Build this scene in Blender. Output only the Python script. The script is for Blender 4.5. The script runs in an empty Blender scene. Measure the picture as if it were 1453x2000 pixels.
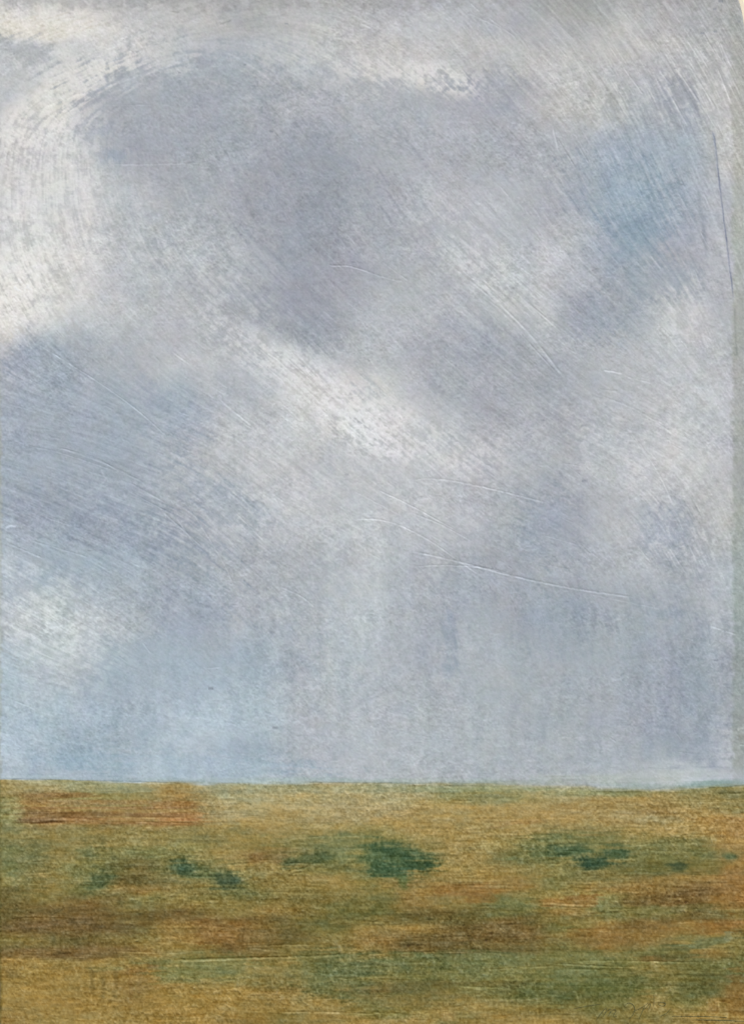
import bpy, math
import numpy as np

# ================================================================ camera, sky, sun, exposure
# One pixel of the 1453 x 2000 photograph is PX metres on the face of the painted board (363 x 500 mm).
sc = bpy.context.scene
PX = 0.00025
CX, CZ = 1453 * PX / 2, 1.55                       # the middle of the picture, at eye height on the wall
cam_d = bpy.data.cameras.new("camera"); cam = bpy.data.objects.new("camera", cam_d)
sc.collection.objects.link(cam); sc.camera = cam
DIST = 1.05
cam.location = (0, -DIST, CZ); cam.rotation_euler = (math.radians(90), 0, 0)
cam_d.sensor_fit = 'VERTICAL'; cam_d.angle = 2 * math.atan(1000 * PX / DIST)
cam_d.clip_start = .01; cam_d.clip_end = 200

SUN_DIR = (0.16, -0.60, 0.78)                      # from the wall towards the sun: high, raking down the painted face
w = bpy.data.worlds.new("World"); sc.world = w; w.use_nodes = True
nt = w.node_tree; bg = nt.nodes["Background"]
skyn = nt.nodes.new("ShaderNodeTexSky"); skyn.sky_type = 'NISHITA'; skyn.sun_disc = False
skyn.sun_elevation = math.asin(SUN_DIR[2]); skyn.sun_rotation = math.atan2(SUN_DIR[0], SUN_DIR[1])
skyn.altitude = 100; skyn.air_density = 1; skyn.dust_density = 2
nt.links.new(skyn.outputs[0], bg.inputs[0]); bg.inputs[1].default_value = .05
sun_d = bpy.data.lights.new("sun", 'SUN'); sun_d.energy = 4.2; sun_d.angle = math.radians(.6); sun_d.color = (1, .985, .96)
sun = bpy.data.objects.new("sun", sun_d); sc.collection.objects.link(sun)
from mathutils import Vector
sun.rotation_euler = Vector(SUN_DIR).to_track_quat('Z', 'Y').to_euler()
sc.view_settings.view_transform = 'Standard'; sc.view_settings.look = 'None'
sc.view_settings.gamma = 1; sc.view_settings.use_curve_mapping = False
sc.view_settings.exposure = EXPOSURE = 0.0
sc.cycles.max_bounces = 4

def place(px, py, h=0.):
    """a pixel of the photograph, to its point on the board's face; h metres proud of it"""
    return ((px * PX) - CX, -FACE - h, CZ + (1000 - py) * PX)
FACE = 0.0                                          # the painted face lies in the plane y = 0
GAIN = (.86, .876, .898)                              # display colour -> pigment, for this light

import numpy as np, math
# ---------------------------------------------------------------- pigment and relief of the paint, in millimetre-like "u" units
X0, X1, Y0, Y1, STEP = -4.0, 1461.0, -14.0, 2016.0, 1.42
xs = np.arange(X0, X1 + .01, STEP); ys = np.arange(Y0, Y1 + .01, STEP)
NX, NY = len(xs), len(ys)
X, Y = np.meshgrid(xs, ys)
X = X.astype(np.float32); Y = Y.astype(np.float32)

def vnoise(x, y, sx, sy, seed):
    """smooth value noise, about -1..1, cell size sx by sy"""
    r = np.random.RandomState(seed)
    u = x / sx + 57.3 + seed % 7; v = y / sy + 41.7 + seed % 5
    u0 = np.floor(u).astype(np.int64); v0 = np.floor(v).astype(np.int64)
    fu = (u - u0).astype(np.float32); fv = (v - v0).astype(np.float32)
    n = 1024
    lat = r.uniform(-1, 1, (n, n)).astype(np.float32)
    fu = fu * fu * (3 - 2 * fu); fv = fv * fv * (3 - 2 * fv)
    a = lat[v0 % n, u0 % n]; b = lat[v0 % n, (u0 + 1) % n]
    c = lat[(v0 + 1) % n, u0 % n]; d = lat[(v0 + 1) % n, (u0 + 1) % n]
    return (a * (1 - fu) + b * fu) * (1 - fv) + (c * (1 - fu) + d * fu) * fv

def fbm(x, y, sx, sy, seed, octv=3, gain=.55):
    s = 0; a = 1; t = 0
    for k in range(octv):
        ca, sa = math.cos(k * .7), math.sin(k * .7)
        xx, yy = (x, y) if sx != sy else (x * ca - y * sa, x * sa + y * ca)
        s = s + a * vnoise(xx, yy, sx / 2 ** k, sy / 2 ** k, seed + 11 * k); t += a; a *= gain
    return s / t * 1.5

def sm(a, b, x):
    t = np.clip((x - a) / (b - a), 0, 1)
    return t * t * (3 - 2 * t)

def grid_interp(gx, gy, G, x, y):
    gx = np.asarray(gx, float); gy = np.asarray(gy, float)
    def ax(g, q):
        i = np.clip(np.searchsorted(g, q) - 1, 0, len(g) - 2)
        f = np.clip((q - g[i]) / (g[i + 1] - g[i]), 0, 1)
        return i, (f * f * (3 - 2 * f) * .55 + f * .45).astype(np.float32)
    i, fx = ax(gx, x); j, fy = ax(gy, y)
    if G.ndim == 3: fx = fx[..., None]; fy = fy[..., None]
    return ((G[j, i] * (1 - fx) + G[j, i + 1] * fx) * (1 - fy) + (G[j + 1, i] * (1 - fx) + G[j + 1, i + 1] * fx) * fy)

# ---- which way the brush went, degrees clockwise from the x axis, on a loose lattice
AX = [0, 250, 500, 750, 1000, 1250, 1453]
AY = [0, 150, 350, 600, 850, 1050, 1250, 1480, 1560, 2000]
ANG = np.array([
 [165, 155, 165, 20, 45, 58, 62],
 [145, 155, 30, 35, 50, 60, 62],
 [96, 80, 60, 55, 50, 62, 66],
 [60, 50, 45, 45, 44, 48, 70],
 [14, 25, 36, 44, 40, 25, 60],
 [20, 26, 38, 35, 25, 55, 70],
 [28, 35, 50, 70, 80, 80, 80],
 [10, 0, 0, 5, 0, 0, 0],
 [0, 0, 0, 0, 0, 0, 0],
 [0, 0, 0, 0, 0, 0, 0]], float)
# how much the bristles show there
AMP = np.array([
 [.15, .3, .4, .4, .8, 1., 1.],
 [.15, .2, .2, .3, .6, 1., 1.],
 [.4, .3, .3, .3, .5, .9, .9],
 [.6, .4, .4, .5, .8, .6, .5],
 [.75, .7, .6, .4, .5, .5, .5],
 [.8, .8, .6, .3, .4, .6, .5],
 [.8, .4, .3, .2, .2, .3, .3],
 [.3, .2, .2, .2, .2, .3, .3],
 [.9, .8, .7, .7, .7, .7, .7],
 [.8, .8, .8, .8, .8, .8, .8]], float)
_c = grid_interp(AX, AY, np.cos(2 * np.radians(ANG)), X, Y); _s = grid_interp(AX, AY, np.sin(2 * np.radians(ANG)), X, Y)
th = (.5 * np.arctan2(_s, _c) + np.radians(6) * fbm(X, Y, 160, 160, 5, 2)).astype(np.float32)
th = np.where((Y > 1500), 0, th).astype(np.float32)
amp = grid_interp(AX, AY, AMP, X, Y).astype(np.float32)

def streak(seed, cell, half, n=13):
    """noise smeared along the brush direction"""
    s = 0; dx, dy = np.cos(th), np.sin(th)
    for k in np.linspace(-1, 1, n):
        s = s + (1 - .6 * abs(k)) * vnoise(X + dx * (k * half), Y + dy * (k * half), cell, cell, seed)
    s = s / s.std()
    return s.astype(np.float32)
ST1 = streak(21, 2.6, 22)
ST2 = streak(22, 5.0, 34)
ST3 = streak(23, 9.0, 60, 15)
GR1 = fbm(X, Y, 4.2, 4.2, 31, 2); GR2 = fbm(X, Y, 8.5, 8.5, 32, 2); GR3 = fbm(X, Y, 20, 20, 33, 2)
GR1 /= GR1.std(); GR2 /= GR2.std(); GR3 /= GR3.std()
GR0 = fbm(X, Y, 2.9, 2.9, 30, 1); GR0 /= GR0.std()
def ridge(n, w): r = np.exp(-(n / (n.std() * w)) ** 2); return (r - r.mean()) / r.std()
RW = ridge(vnoise(X, Y, 9, 7, 37), .22) - .8 * ridge(vnoise(X, Y, 9, 8, 38), .22); RW /= RW.std()      # worm-like wrinkles of dried paint
RS = ridge(vnoise(X, Y, 11, 10, 39), .2) - .8 * ridge(vnoise(X, Y, 12, 9, 40), .2); RS /= RS.std()
vary = np.clip(.5 + .5 * fbm(X, Y, 150, 60, 77, 2), 0, 1)
MID = fbm(X, Y, 60, 60, 34, 3); MID /= MID.std()
HS = fbm(X, Y, 46, 4.5, 35, 2); HS /= HS.std()       # horizontal bristle marks
VS = fbm(X, Y, 4.5, 34, 36, 2); VS /= VS.std()       # vertical ones

# ---------------------------------------------------------------- sky pigments
SP = dict(W=(219,216,209), w=(207,208,208), L=(190,194,197), l=(182,186,192), M=(174,178,184), m=(166,171,179),
          D=(154,161,173), d=(149,155,168), B=(151,166,181), b=(160,173,186), c=(173,188,199), G=(176,177,178),
          g=(163,166,162), K=(190,190,188))
SGX = [0,121,242,363,484,605,727,848,969,1090,1211,1332,1420]
SGY = [0,50,100,200,300,400,500,600,700,800,900,1000,1100,1200,1300,1400,1450,1510]
SG = ["K K G G G G G M M g G G G", "W W K K G K K L M G K G G", "L w w L M L K K K K K K G",
 "L W M m m M M M m K M m K", "K w m m m d m M m M b b K", "w w L M m D m l l m B b l",
 "w W L L M D m M l L B m l", "W w L M m D M l M l m L M", "l b M L l L M m m m l L l",
 "b b b b l w W l m m l L L", "b b b l L L L L l M L w l", "b D b m l L L l M D l M K",
 "c b b m M M L M m m l m l", "l L M D M M l m m D m m l", "c l b b b M M m M m m D m",
 "c c b c c M M M M m m D m", "c B b c b M M M M M m D l", "c b b c b M M M M M M L l"]
def table(rows, pal):
    return np.array([[pal[c] for c in r.split()] for r in rows], float)
wx = X + 26 * fbm(X, Y, 90, 90, 41, 3); wy = Y + 26 * fbm(X, Y, 90, 90, 42, 3)
sky = grid_interp(SGX, SGY, table(SG, SP), wx, wy).astype(np.float32)

# ---------------------------------------------------------------- field pigments
FP = dict(a=(168,155,106), b=(160,139,82), c=(163,137,77), d=(136,127,76), e=(133,133,82), f=(110,117,72),
          g=(92,104,66), h=(116,124,82), i=(118,100,62), j=(142,112,66), k=(160,121,69), l=(110,103,64),
          m=(156,158,122), n=(124,102,70), o=(152,126,72))
FGX = [90.8 * k for k in range(17)]
FGY = [1530,1560,1580,1600,1625,1650,1670,1695,1720,1740,1760,1785,1805,1835,1860,1880,1905,1935,1965,1990]
FG = ["b m e m b m m a m m e m m m m h d", "d o e d o m a a a a e e a b b d d", "e o b o o a a a a b b b b b o b d",
 "e j j b k b b a b b b b b b a b k", "d d d d d d b d e b b b d d b c k", "h d d d e d d e e d b e e d f d c",
 "h d e f e b i e e b b f f d f f k", "h d f l f b d f e b b d e d g d o", "e b e l d e d b e o b o e d o o k",
 "l d f o d f d d d o o o e o o n k", "l d i e d d d d f o d f b e i i k", "l i i l i d o f f l l f o f d l d",
 "i n n l o j l f b b l i f b i o k", "d l l d o j l d o i i i d j o e d", "i n n o d i d d d l l l f d f o f",
 "c b b d e e b f h f h h f f d f f", "b c b o e e d h e f h e f f d f g", "b c b o c b o h l l e f g g d g o",
 "b c c o c b b b e d b d f f b d o", "o b b b c o d b b b d b b d d b b"]
wx = X + 30 * fbm(X, Y, 70, 26, 43, 3); wy = Y + 9 * fbm(X, Y, 70, 22, 44, 3)
field = grid_interp(FGX, FGY, table(FG, FP), wx, wy).astype(np.float32)
field += (np.array([150, 126, 70], np.float32) - field) * .10

# ---------------------------------------------------------------- separate touches of the brush
def dab(img, cx, cy, rx, ry, ang, col, alpha, edge=.35, dry=.25, power=2.6, hs=0.):
    a = math.radians(ang); c, s = math.cos(a), math.sin(a)
    R = 1.6 * max(rx, ry) + 12
    i0, i1 = np.searchsorted(xs, [cx - R, cx + R]); j0, j1 = np.searchsorted(ys, [cy - R, cy + R])
    if i1 <= i0 or j1 <= j0: return None
    sl = np.s_[j0:j1, i0:i1]
    dx = X[sl] - cx; dy = Y[sl] - cy
    u = (dx * c + dy * s) / rx; v = (-dx * s + dy * c) / ry
    d = (np.abs(u) ** power + np.abs(v) ** power) ** (1 / power)
    d = d + dry * (.32 * ST2[sl] + .15 * ST1[sl] + .15 * GR2[sl] + .12 * GR3[sl] + .12 * GR1[sl] + hs * HS[sl])
    m = alpha * (1 - sm(1 - edge, 1 + edge * .6, d))
    img[sl] = img[sl] * (1 - m[..., None]) + np.array(col, np.float32) * m[..., None]
    return sl, m

for t in [
 (70,58,105,22,0,(217,212,198),.8,.5), (40,100,62,24,5,(177,181,185),.8,.6), (100,188,34,24,-28,(216,213,205),.85,.6),
 (45,222,60,22,-35,(206,206,202),.6,.7), (235,110,90,40,-15,(202,203,201),.5,.8), (18,150,50,18,-30,(184,188,190),.5,.7),
 (190,235,24,20,0,(196,199,200),.6,.6), (250,160,40,22,-20,(166,174,181),.5,.5),
 (345,205,150,72,0,(163,171,180),.55,.5), (430,135,70,36,0,(166,176,183),.7,.6), (225,303,28,13,0,(150,162,180),.75,.7), (205,255,26,10,-20,(160,170,184),.6,.7),
 (560,215,20,24,0,(188,190,190),.5,.8), (470,320,240,160,10,(161,167,176),.5,.9), (560,330,95,70,20,(157,163,173),.5,.8), (600,430,95,100,0,(152,157,170),.5,.9), (650,350,60,50,0,(153,158,170),.5,.8),
 (600,620,85,50,10,(154,159,171),.55,.8), (680,520,40,60,0,(158,160,172),.4,.8), (255,420,60,60,0,(186,192,196),.4,.8),
 (110,390,70,110,0,(203,204,203),.55,.8), (30,480,40,70,0,(200,201,200),.5,.8), (14,625,26,40,0,(215,212,203),.85,.7), (80,560,90,60,0,(205,205,202),.5,.8),
 (780,115,120,44,18,(198,198,196),.6,.8), (690,60,80,40,0,(186,187,187),.5,.8),
 (960,175,60,34,0,(163,169,180),.6,.7), (800,210,100,40,0,(170,176,184),.5,.8), (1130,195,70,44,10,(188,188,186),.55,.8), (1330,210,30,50,-25,(160,166,178),.55,.7),
 (1190,335,60,40,10,(158,174,187),.6,1.), (1225,390,66,70,28,(148,168,184),.7,.95), (1255,445,52,62,30,(140,161,179),.7,.9), (1130,360,45,40,0,(160,168,182),.5,.8),
 (1270,545,80,40,0,(154,165,178),.6,.8), (1140,620,46,46,45,(150,159,176),.7,.7), (1195,600,60,40,0,(160,170,182),.5,.8), (1000,570,110,50,42,(192,196,197),.6,.8),
 (850,690,70,60,0,(164,170,181),.5,.9), (940,690,60,50,0,(162,167,179),.5,.9), (960,760,90,40,0,(168,173,181),.5,.9),
 (1350,640,60,40,0,(192,194,195),.6,.7), (1290,760,90,60,0,(186,190,192),.4,.9), (1380,860,50,90,0,(190,193,194),.4,.9),
 (620,780,85,34,38,(208,208,207),.75,.8), (740,810,62,64,0,(206,207,206),.75,.8), (760,880,110,26,12,(196,199,200),.6,.8), (540,690,70,26,35,(196,196,197),.5,.8),
 (760,670,60,90,0,(186,192,196),.5,.9), (400,650,90,44,25,(184,188,192),.5,.9),
 (60,720,44,40,20,(157,168,183),.65,.6), (110,770,120,60,15,(161,172,184),.4,.9), (160,890,160,80,15,(157,168,182),.5,.9), (330,810,60,40,35,(158,172,188),.5,.8),
 (210,1025,180,44,14,(152,163,180),.6,.8), (430,980,90,34,30,(158,170,184),.5,.8), (110,1235,72,56,20,(191,197,198),.65,.8), (30,1110,50,30,15,(176,187,196),.6,.8),
 (380,1190,80,60,0,(154,165,180),.55,.9), (240,1360,60,40,0,(160,172,186),.5,.9), (330,1290,80,50,0,(166,178,189),.4,.9),
 (688,1130,52,270,0,(180,186,193),.15,.3), (668,1300,38,140,0,(176,185,190),.2,.6), (876,1265,14,60,0,(150,160,174),.6,.8), (900,1150,50,50,0,(163,171,184),.4,.9), (830,1000,90,60,0,(186,190,194),.4,.9),
 (1080,1030,60,60,0,(156,166,180),.6,.8), (1090,1220,70,50,0,(154,164,178),.5,.9), (1290,1040,44,44,40,(158,168,182),.55,.8), (1200,1010,40,60,0,(186,188,191),.5,.9),
 (1305,1200,34,10,0,(148,158,172),.7,.8), (1330,1320,70,120,0,(155,163,177),.45,.9), (1360,1450,50,40,0,(154,160,174),.5,.8), (1180,1470,90,40,0,(168,176,182),.3,.9),
 (560,1280,60,70,0,(164,173,185),.4,.9), (170,1482,90,20,0,(146,170,188),.6,1.), (380,1500,200,22,0,(158,180,194),.5,1.), (70,1440,80,40,0,(170,187,199),.5,.9), (420,1500,120,16,0,(164,180,194),.5,.9), (300,1500,30,18,0,(176,190,200),.5,.8),
 ]:
    cx, cy, rx, ry, an, col, al, ed = t
    dab(sky, cx, cy, rx * 1.12, ry * 1.12, an, col, min(.95, al * 1.1), ed * .85, .55, 2.1)

def scumble(img, cx, cy, rx, ry, ang, col, alpha, thr=.2):
    a = math.radians(ang); c, s_ = math.cos(a), math.sin(a); dx = X - cx; dy = Y - cy
    d = np.sqrt(((dx * c + dy * s_) / rx) ** 2 + ((dy * c - dx * s_) / ry) ** 2)
    m = alpha * .78 * (1 - sm(.35, 1.25, d)) * sm(thr - .8, thr + 1.1, .32 * ST2 + .5 * ST1 + .5 * GR2 + .35 * GR3 + .2 * GR1)
    img *= 1 - m[..., None]; img += np.array(col, np.float32) * m[..., None]
for t in [(90,400,125,235,0,(222,222,219),.85,-.5), (30,570,95,95,0,(233,231,225),1.,-.9), (60,250,90,60,-30,(222,221,217),.8,-.5), (130,175,180,44,-32,(224,222,216),.85,-.5), (110,52,150,34,0,(228,225,216),.9,-.6),
          (700,110,230,70,10,(206,206,203),.5,.1), (860,155,105,34,14,(222,220,215),.95,-.7), (740,140,90,30,8,(214,213,210),.8,-.3), (650,780,190,52,38,(226,226,226),.95,-.5), (760,840,90,70,10,(224,224,224),.9,-.4), (480,680,160,50,36,(206,207,208),.6,.2),
          (860,880,150,60,14,(214,215,216),.7,-.2), (560,730,150,40,34,(212,213,214),.6,0), (900,480,170,80,38,(202,205,207),.55,.3), (1010,590,150,60,44,(205,208,208),.6,.2), (1370,150,90,140,60,(208,208,206),.6,.5), (1150,190,120,70,20,(202,201,199),.6,.1),
          (1340,640,100,70,30,(206,207,208),.65,.2), (1340,860,110,160,40,(204,206,207),.5,.4), (1350,1060,80,100,60,(202,204,206),.5,.5), (100,1225,160,105,25,(206,211,211),.8,0), (60,1120,120,40,20,(190,199,206),.5,.1), (300,980,260,90,24,(190,198,205),.4,.6),
          (560,940,180,80,40,(203,205,207),.5,.2), (820,980,200,60,25,(200,203,205),.4,.4), (1150,830,140,60,25,(200,203,203),.4,.4), (420,560,200,60,30,(196,199,201),.45,.4), (700,1060,110,120,0,(196,201,203),.3,.5)]:
    scumble(sky, *t)
# darker paint dragged between them
for t in [(330,250,150,110,0,(152,161,172),.5,.5), (640,480,140,180,0,(150,155,166),.4,.5), (160,930,200,150,20,(146,159,176),.5,.6), (860,300,160,110,0,(158,164,175),.4,.6), (1180,620,110,90,45,(144,153,170),.5,.5),
          (1000,720,190,80,30,(158,163,174),.4,.6), (1080,1160,180,170,0,(148,158,173),.4,.7), (380,1180,150,120,40,(150,161,176),.4,.7), (1300,1300,130,160,0,(148,156,171),.4,.7)]:
    scumble(sky, *t)

SHRUBS = [  # name for the label, then the touches that make it
 ("small grey green shrub daubed at the far left under the rust stripes", [(180,1664,30,15,-4,(92,110,76),.75), (192,1723,28,18,-20,(78,102,74),.85)]),
 ("blue green shrub in two joined daubs left of the rust spot", [(366,1696,26,16,8,(58,96,80),.9), (405,1706,40,16,10,(88,112,80),.7), (444,1718,27,19,4,(64,92,74),.9)]),
 ("faint dark green shrub with furrowed paint right of the rust spot", [(566,1686,20,9,-12,(74,96,70),.85), (612,1676,40,11,-4,(82,104,74),.75)]),
 ("large dark green shrub at the middle, the biggest and boldest", [(742,1674,34,26,0,(72,108,80),.85), (782,1677,62,27,8,(58,94,70),.92), (818,1690,32,11,4,(48,86,66),.8), (760,1700,44,11,2,(64,102,78),.85), (788,1720,9,16,0,(86,114,74),.7)]),
 ("long dark teal shrub right of centre, running low and wide", [(1058,1663,28,10,-10,(80,106,76),.7), (1112,1662,36,12,4,(62,96,74),.85), (1160,1684,40,14,0,(46,84,68),.94), (1203,1667,30,14,-4,(54,92,72),.9)]),
 ("small dark green shrub near the right edge over olive ground", [(1324,1692,17,10,-5,(62,88,68),.9)]),
 ("tiny pale green shrub touching the right edge", [(1424,1672,15,9,0,(82,108,80),.8)]),
]
for t in [  # softer ground colours round the shrubs and the patches of the field
 (60,1552,60,9,0,(140,108,62),.6,.4), (90,1592,62,13,2,(144,104,62),.65,.4), (240,1588,90,5,2,(160,128,80),.5,.4), (160,1570,110,8,0,(156,130,80),.6,.5),
 (436,1580,48,30,0,(158,148,102),.8,.25), (15,1575,14,36,0,(142,140,88),.6,.4), (280,1608,90,8,0,(150,116,68),.5,.5),
 (215,1536,80,11,0,(150,158,120),.8,.4), (60,1537,60,7,0,(160,142,90),.6,.4), (22,1580,26,30,0,(148,150,96),.7,.4), (22,1618,34,11,0,(122,132,92),.6,.5), (430,1545,50,16,0,(158,154,112),.5,.6),
 (330,1632,110,14,0,(140,130,76),.4,.7), (50,1690,40,50,0,(110,120,82),.6,.6), (20,1690,16,36,0,(104,124,84),.5,.6), (270,1690,60,20,0,(112,108,68),.5,.7),
 (395,1702,80,30,8,(114,126,84),.6,.6), (404,1640,24,8,0,(112,118,84),.5,.7), (610,1660,80,30,0,(116,128,84),.5,.7), (665,1655,45,34,0,(104,124,86),.6,.6),
 (780,1680,92,46,0,(108,120,76),.65,.9), (1110,1650,90,26,0,(108,124,80),.65,.6), (1120,1640,56,10,0,(98,118,80),.5,.7), (1150,1705,80,20,0,(116,122,78),.5,.7),
 (1330,1664,85,34,0,(112,116,68),.6,.7), (1345,1690,80,16,0,(104,106,62),.5,.7), (1380,1666,30,8,0,(94,112,74),.5,.6), (1240,1640,40,20,0,(150,138,82),.5,.7),
 (503,1675,16,11,0,(126,88,54),.75,.7), (510,1690,30,24,0,(138,112,64),.4,.8), (1012,1606,46,5,-4,(162,112,62),.7,.6), (985,1612,30,4,-8,(150,104,56),.5,.6), (720,1570,80,20,0,(172,158,108),.5,.8),
 (780,1590,60,14,0,(172,144,90),.5,.8), (1090,1590,150,18,0,(168,142,92),.45,.8), (700,1585,70,20,0,(172,156,112),.5,.8), (940,1600,120,22,0,(166,142,84),.5,.8), (955,1563,50,12,0,(138,142,98),.6,.7), (905,1650,90,28,0,(162,138,80),.5,.8), (910,1690,70,30,0,(156,134,76),.5,.8),
 (1240,1575,70,16,0,(158,134,80),.5,.7), (1410,1612,50,26,0,(172,132,70),.75,.6), (1300,1585,26,20,0,(160,130,76),.4,.8), (1420,1640,40,14,0,(164,126,66),.6,.7),
 (905,1738,66,13,0,(156,108,60),.65,.5), (870,1715,60,10,0,(154,128,72),.5,.7), (940,1757,34,8,0,(156,112,62),.7,.4), (1118,1763,64,8,0,(172,128,76),.8,.3), (1142,1752,42,6,0,(156,104,56),.7,.4),
 (1140,1785,40,9,0,(146,120,66),.5,.5), (1005,1760,40,15,0,(124,136,90),.6,.6), (1352,1742,44,18,0,(118,90,54),.7,.6), (1330,1762,46,12,0,(110,86,54),.6,.6), (1290,1728,70,12,0,(150,118,66),.5,.7),
 (1432,1730,20,44,0,(158,112,62),.7,.6), (1425,1640,34,40,0,(168,128,74),.6,.9), (1405,1765,30,14,0,(160,120,66),.6,.5), (1300,1776,90,8,-3,(118,122,76),.6,.5), (1240,1782,60,14,0,(116,126,78),.5,.7), (1400,1812,44,14,0,(150,106,58),.7,.5),
 (1270,1822,140,14,0,(152,114,64),.55,.6), (1170,1828,80,14,0,(146,116,66),.5,.7), (405,1803,30,12,0,(134,98,60),.65,.7), (404,1832,20,16,0,(132,96,58),.6,.7), (475,1832,12,16,0,(112,90,60),.6,.7), (640,1800,60,14,0,(110,106,66),.5,.7),
 (860,1798,120,9,0,(104,100,62),.65,.6), (790,1818,70,9,0,(158,130,76),.65,.5), (845,1842,70,14,0,(104,92,58),.6,.6), (1000,1846,120,14,0,(120,104,62),.5,.7),
 (990,1872,275,13,0,(114,130,88),.75,.5), (830,1868,20,6,0,(92,126,96),.7,.7), (760,1886,90,16,0,(112,126,88),.5,.7), (1150,1876,110,10,0,(132,138,90),.6,.5),
 (1284,1872,36,6,0,(130,94,54),.7,.5), (1368,1863,32,8,0,(146,116,66),.6,.5), (1320,1858,34,14,0,(96,108,72),.7,.5), (1385,1840,52,9,-12,(110,130,98),.75,.5), (1421,1829,8,9,0,(138,148,116),.8,.4), (1350,1832,50,6,0,(122,130,88),.5,.5),
 (170,1808,110,20,0,(118,98,66),.6,.7), (130,1862,110,12,0,(116,94,60),.65,.6), (240,1840,60,12,0,(142,120,68),.5,.7), (70,1840,60,12,0,(132,122,74),.5,.7),
 (24,1900,20,10,0,(114,98,66),.75,.6), (120,1905,120,24,0,(162,132,72),.6,.6), (300,1885,14,7,0,(116,88,58),.8,.5), (215,1892,34,6,0,(142,140,90),.7,.5), (268,1896,26,8,0,(140,106,62),.6,.5),
 (395,1890,100,24,0,(124,134,90),.8,.4), (360,1905,50,16,0,(128,138,90),.5,.5), (650,1900,76,44,0,(106,122,86),.75,.5), (690,1890,60,30,0,(92,112,78),.5,.7), (560,1885,50,18,0,(128,124,78),.5,.7), (520,1925,44,12,0,(136,130,76),.5,.6),
 (400,1955,90,30,0,(168,138,76),.6,.6), (250,1970,70,26,0,(158,130,70),.5,.8), (180,1915,5,20,0,(128,108,64),.6,.5), (203,1922,4,22,0,(126,106,62),.6,.5), (226,1918,5,24,0,(124,104,62),.6,.5), (256,1930,4,26,0,(138,104,58),.6,.5), (272,1925,4,16,0,(136,104,60),.5,.5),
 (100,1960,70,20,0,(162,132,72),.5,.8), (545,1975,26,16,0,(146,122,66),.5,.8),
 (780,1925,60,10,0,(110,104,68),.5,.7), (930,1921,110,5,0,(106,94,58),.65,.5), (1000,1924,22,9,0,(98,86,56),.6,.6), (900,1945,70,14,0,(132,122,74),.5,.7), (800,1950,80,14,0,(134,130,82),.5,.8), (760,1985,60,8,0,(126,122,66),.6,.6),
 (875,1985,15,10,0,(170,142,92),.7,.5), (825,1985,12,12,0,(160,144,88),.6,.6), (1050,1910,330,34,0,(110,122,76),.4,.9), (1130,1905,70,18,0,(116,132,90),.6,.7), (1200,1925,90,26,0,(94,114,70),.65,.7), (1290,1905,110,16,0,(112,112,66),.5,.7), (1050,1930,50,30,0,(104,120,76),.5,.8),
 (1395,1910,34,20,0,(96,98,60),.6,.6), (1391,1966,13,15,0,(162,128,76),.8,.25), (1436,1940,22,56,0,(138,102,56),.7,.5), (1345,1960,40,16,0,(122,124,70),.5,.7), (1010,1975,60,10,0,(140,122,68),.5,.7), (1110,1980,30,20,0,(146,130,76),.6,.7), (1235,1985,60,8,0,(134,122,68),.5,.7),
 ]:
    cx, cy, rx, ry, an, col, al, ed = t
    dab(field, cx, cy, rx, ry, an, (col[0] * .75 + 33, col[1] * .78 + 28, col[2] * .9 + 8), al * .9, ed * .9, .38, 3.2, .35)
# the rust band under the horizon: separate drags of a nearly dry brush, square at their right end
for cx, cy, rx, ry, col, al in [(338,1573,50,7,(154,114,66),.6), (330,1584,58,3,(170,138,84),.6), (318,1592,70,5,(142,102,60),.65), (345,1601,45,4,(166,116,70),.7), (340,1609,50,4,(142,104,60),.6),
      (115,1553,75,5,(136,106,64),.65), (175,1567,150,5,(158,128,82),.55), (190,1578,160,3,(140,106,64),.6), (150,1590,110,5,(128,98,58),.65), (120,1599,80,4,(136,104,68),.6), (215,1600,120,3,(166,130,82),.6), (230,1607,150,3,(148,112,66),.6), (85,1604,50,4,(120,90,56),.6)]:
    dab(field, cx, cy, rx, ry, 0, col, al, .3, .15, 5, .45)
shrub_id = np.zeros(X.shape, np.int16)
for n, (_, touches) in enumerate(SHRUBS):
    for cx, cy, rx, ry, an, col, al in touches:
        dab(field, cx, cy, rx * 1.08, ry * 1.05, an, (col[0] + 6, col[1] + 1, col[2] - 3), min(.95, al * 1.05), .7, .40, 2.2, .16)
    body = np.zeros(X.shape, bool)
    for cx, cy, rx, ry, an, col, al in touches:
        a = math.radians(an); dx = X - cx; dy = Y - cy
        body |= ((dx * math.cos(a) + dy * math.sin(a)) / rx) ** 2 + ((dy * math.cos(a) - dx * math.sin(a)) / ry) ** 2 < 1.1 + .12 * GR3
    shrub_id[body] = n + 1

# ---------------------------------------------------------------- horizon, edges
HZX = [-40, 0, 110, 250, 400, 560, 727, 900, 1090, 1180, 1260, 1340, 1400, 1500]
HZY = [1522, 1522, 1524, 1528, 1531, 1531, 1530, 1532, 1535, 1539, 1542, 1539, 1535, 1530]
hz = np.interp(xs, HZX, HZY).astype(np.float32)[None, :] + 1.6 * vnoise(X, Y * 0, 60, 9, 51) + 1.0 * HS
soft = np.interp(xs, [0, 130, 300, 450, 700, 1000, 1200, 1453], [1.6, 3, 4, 6, 6, 9, 7, 4]).astype(np.float32)[None, :]
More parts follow.
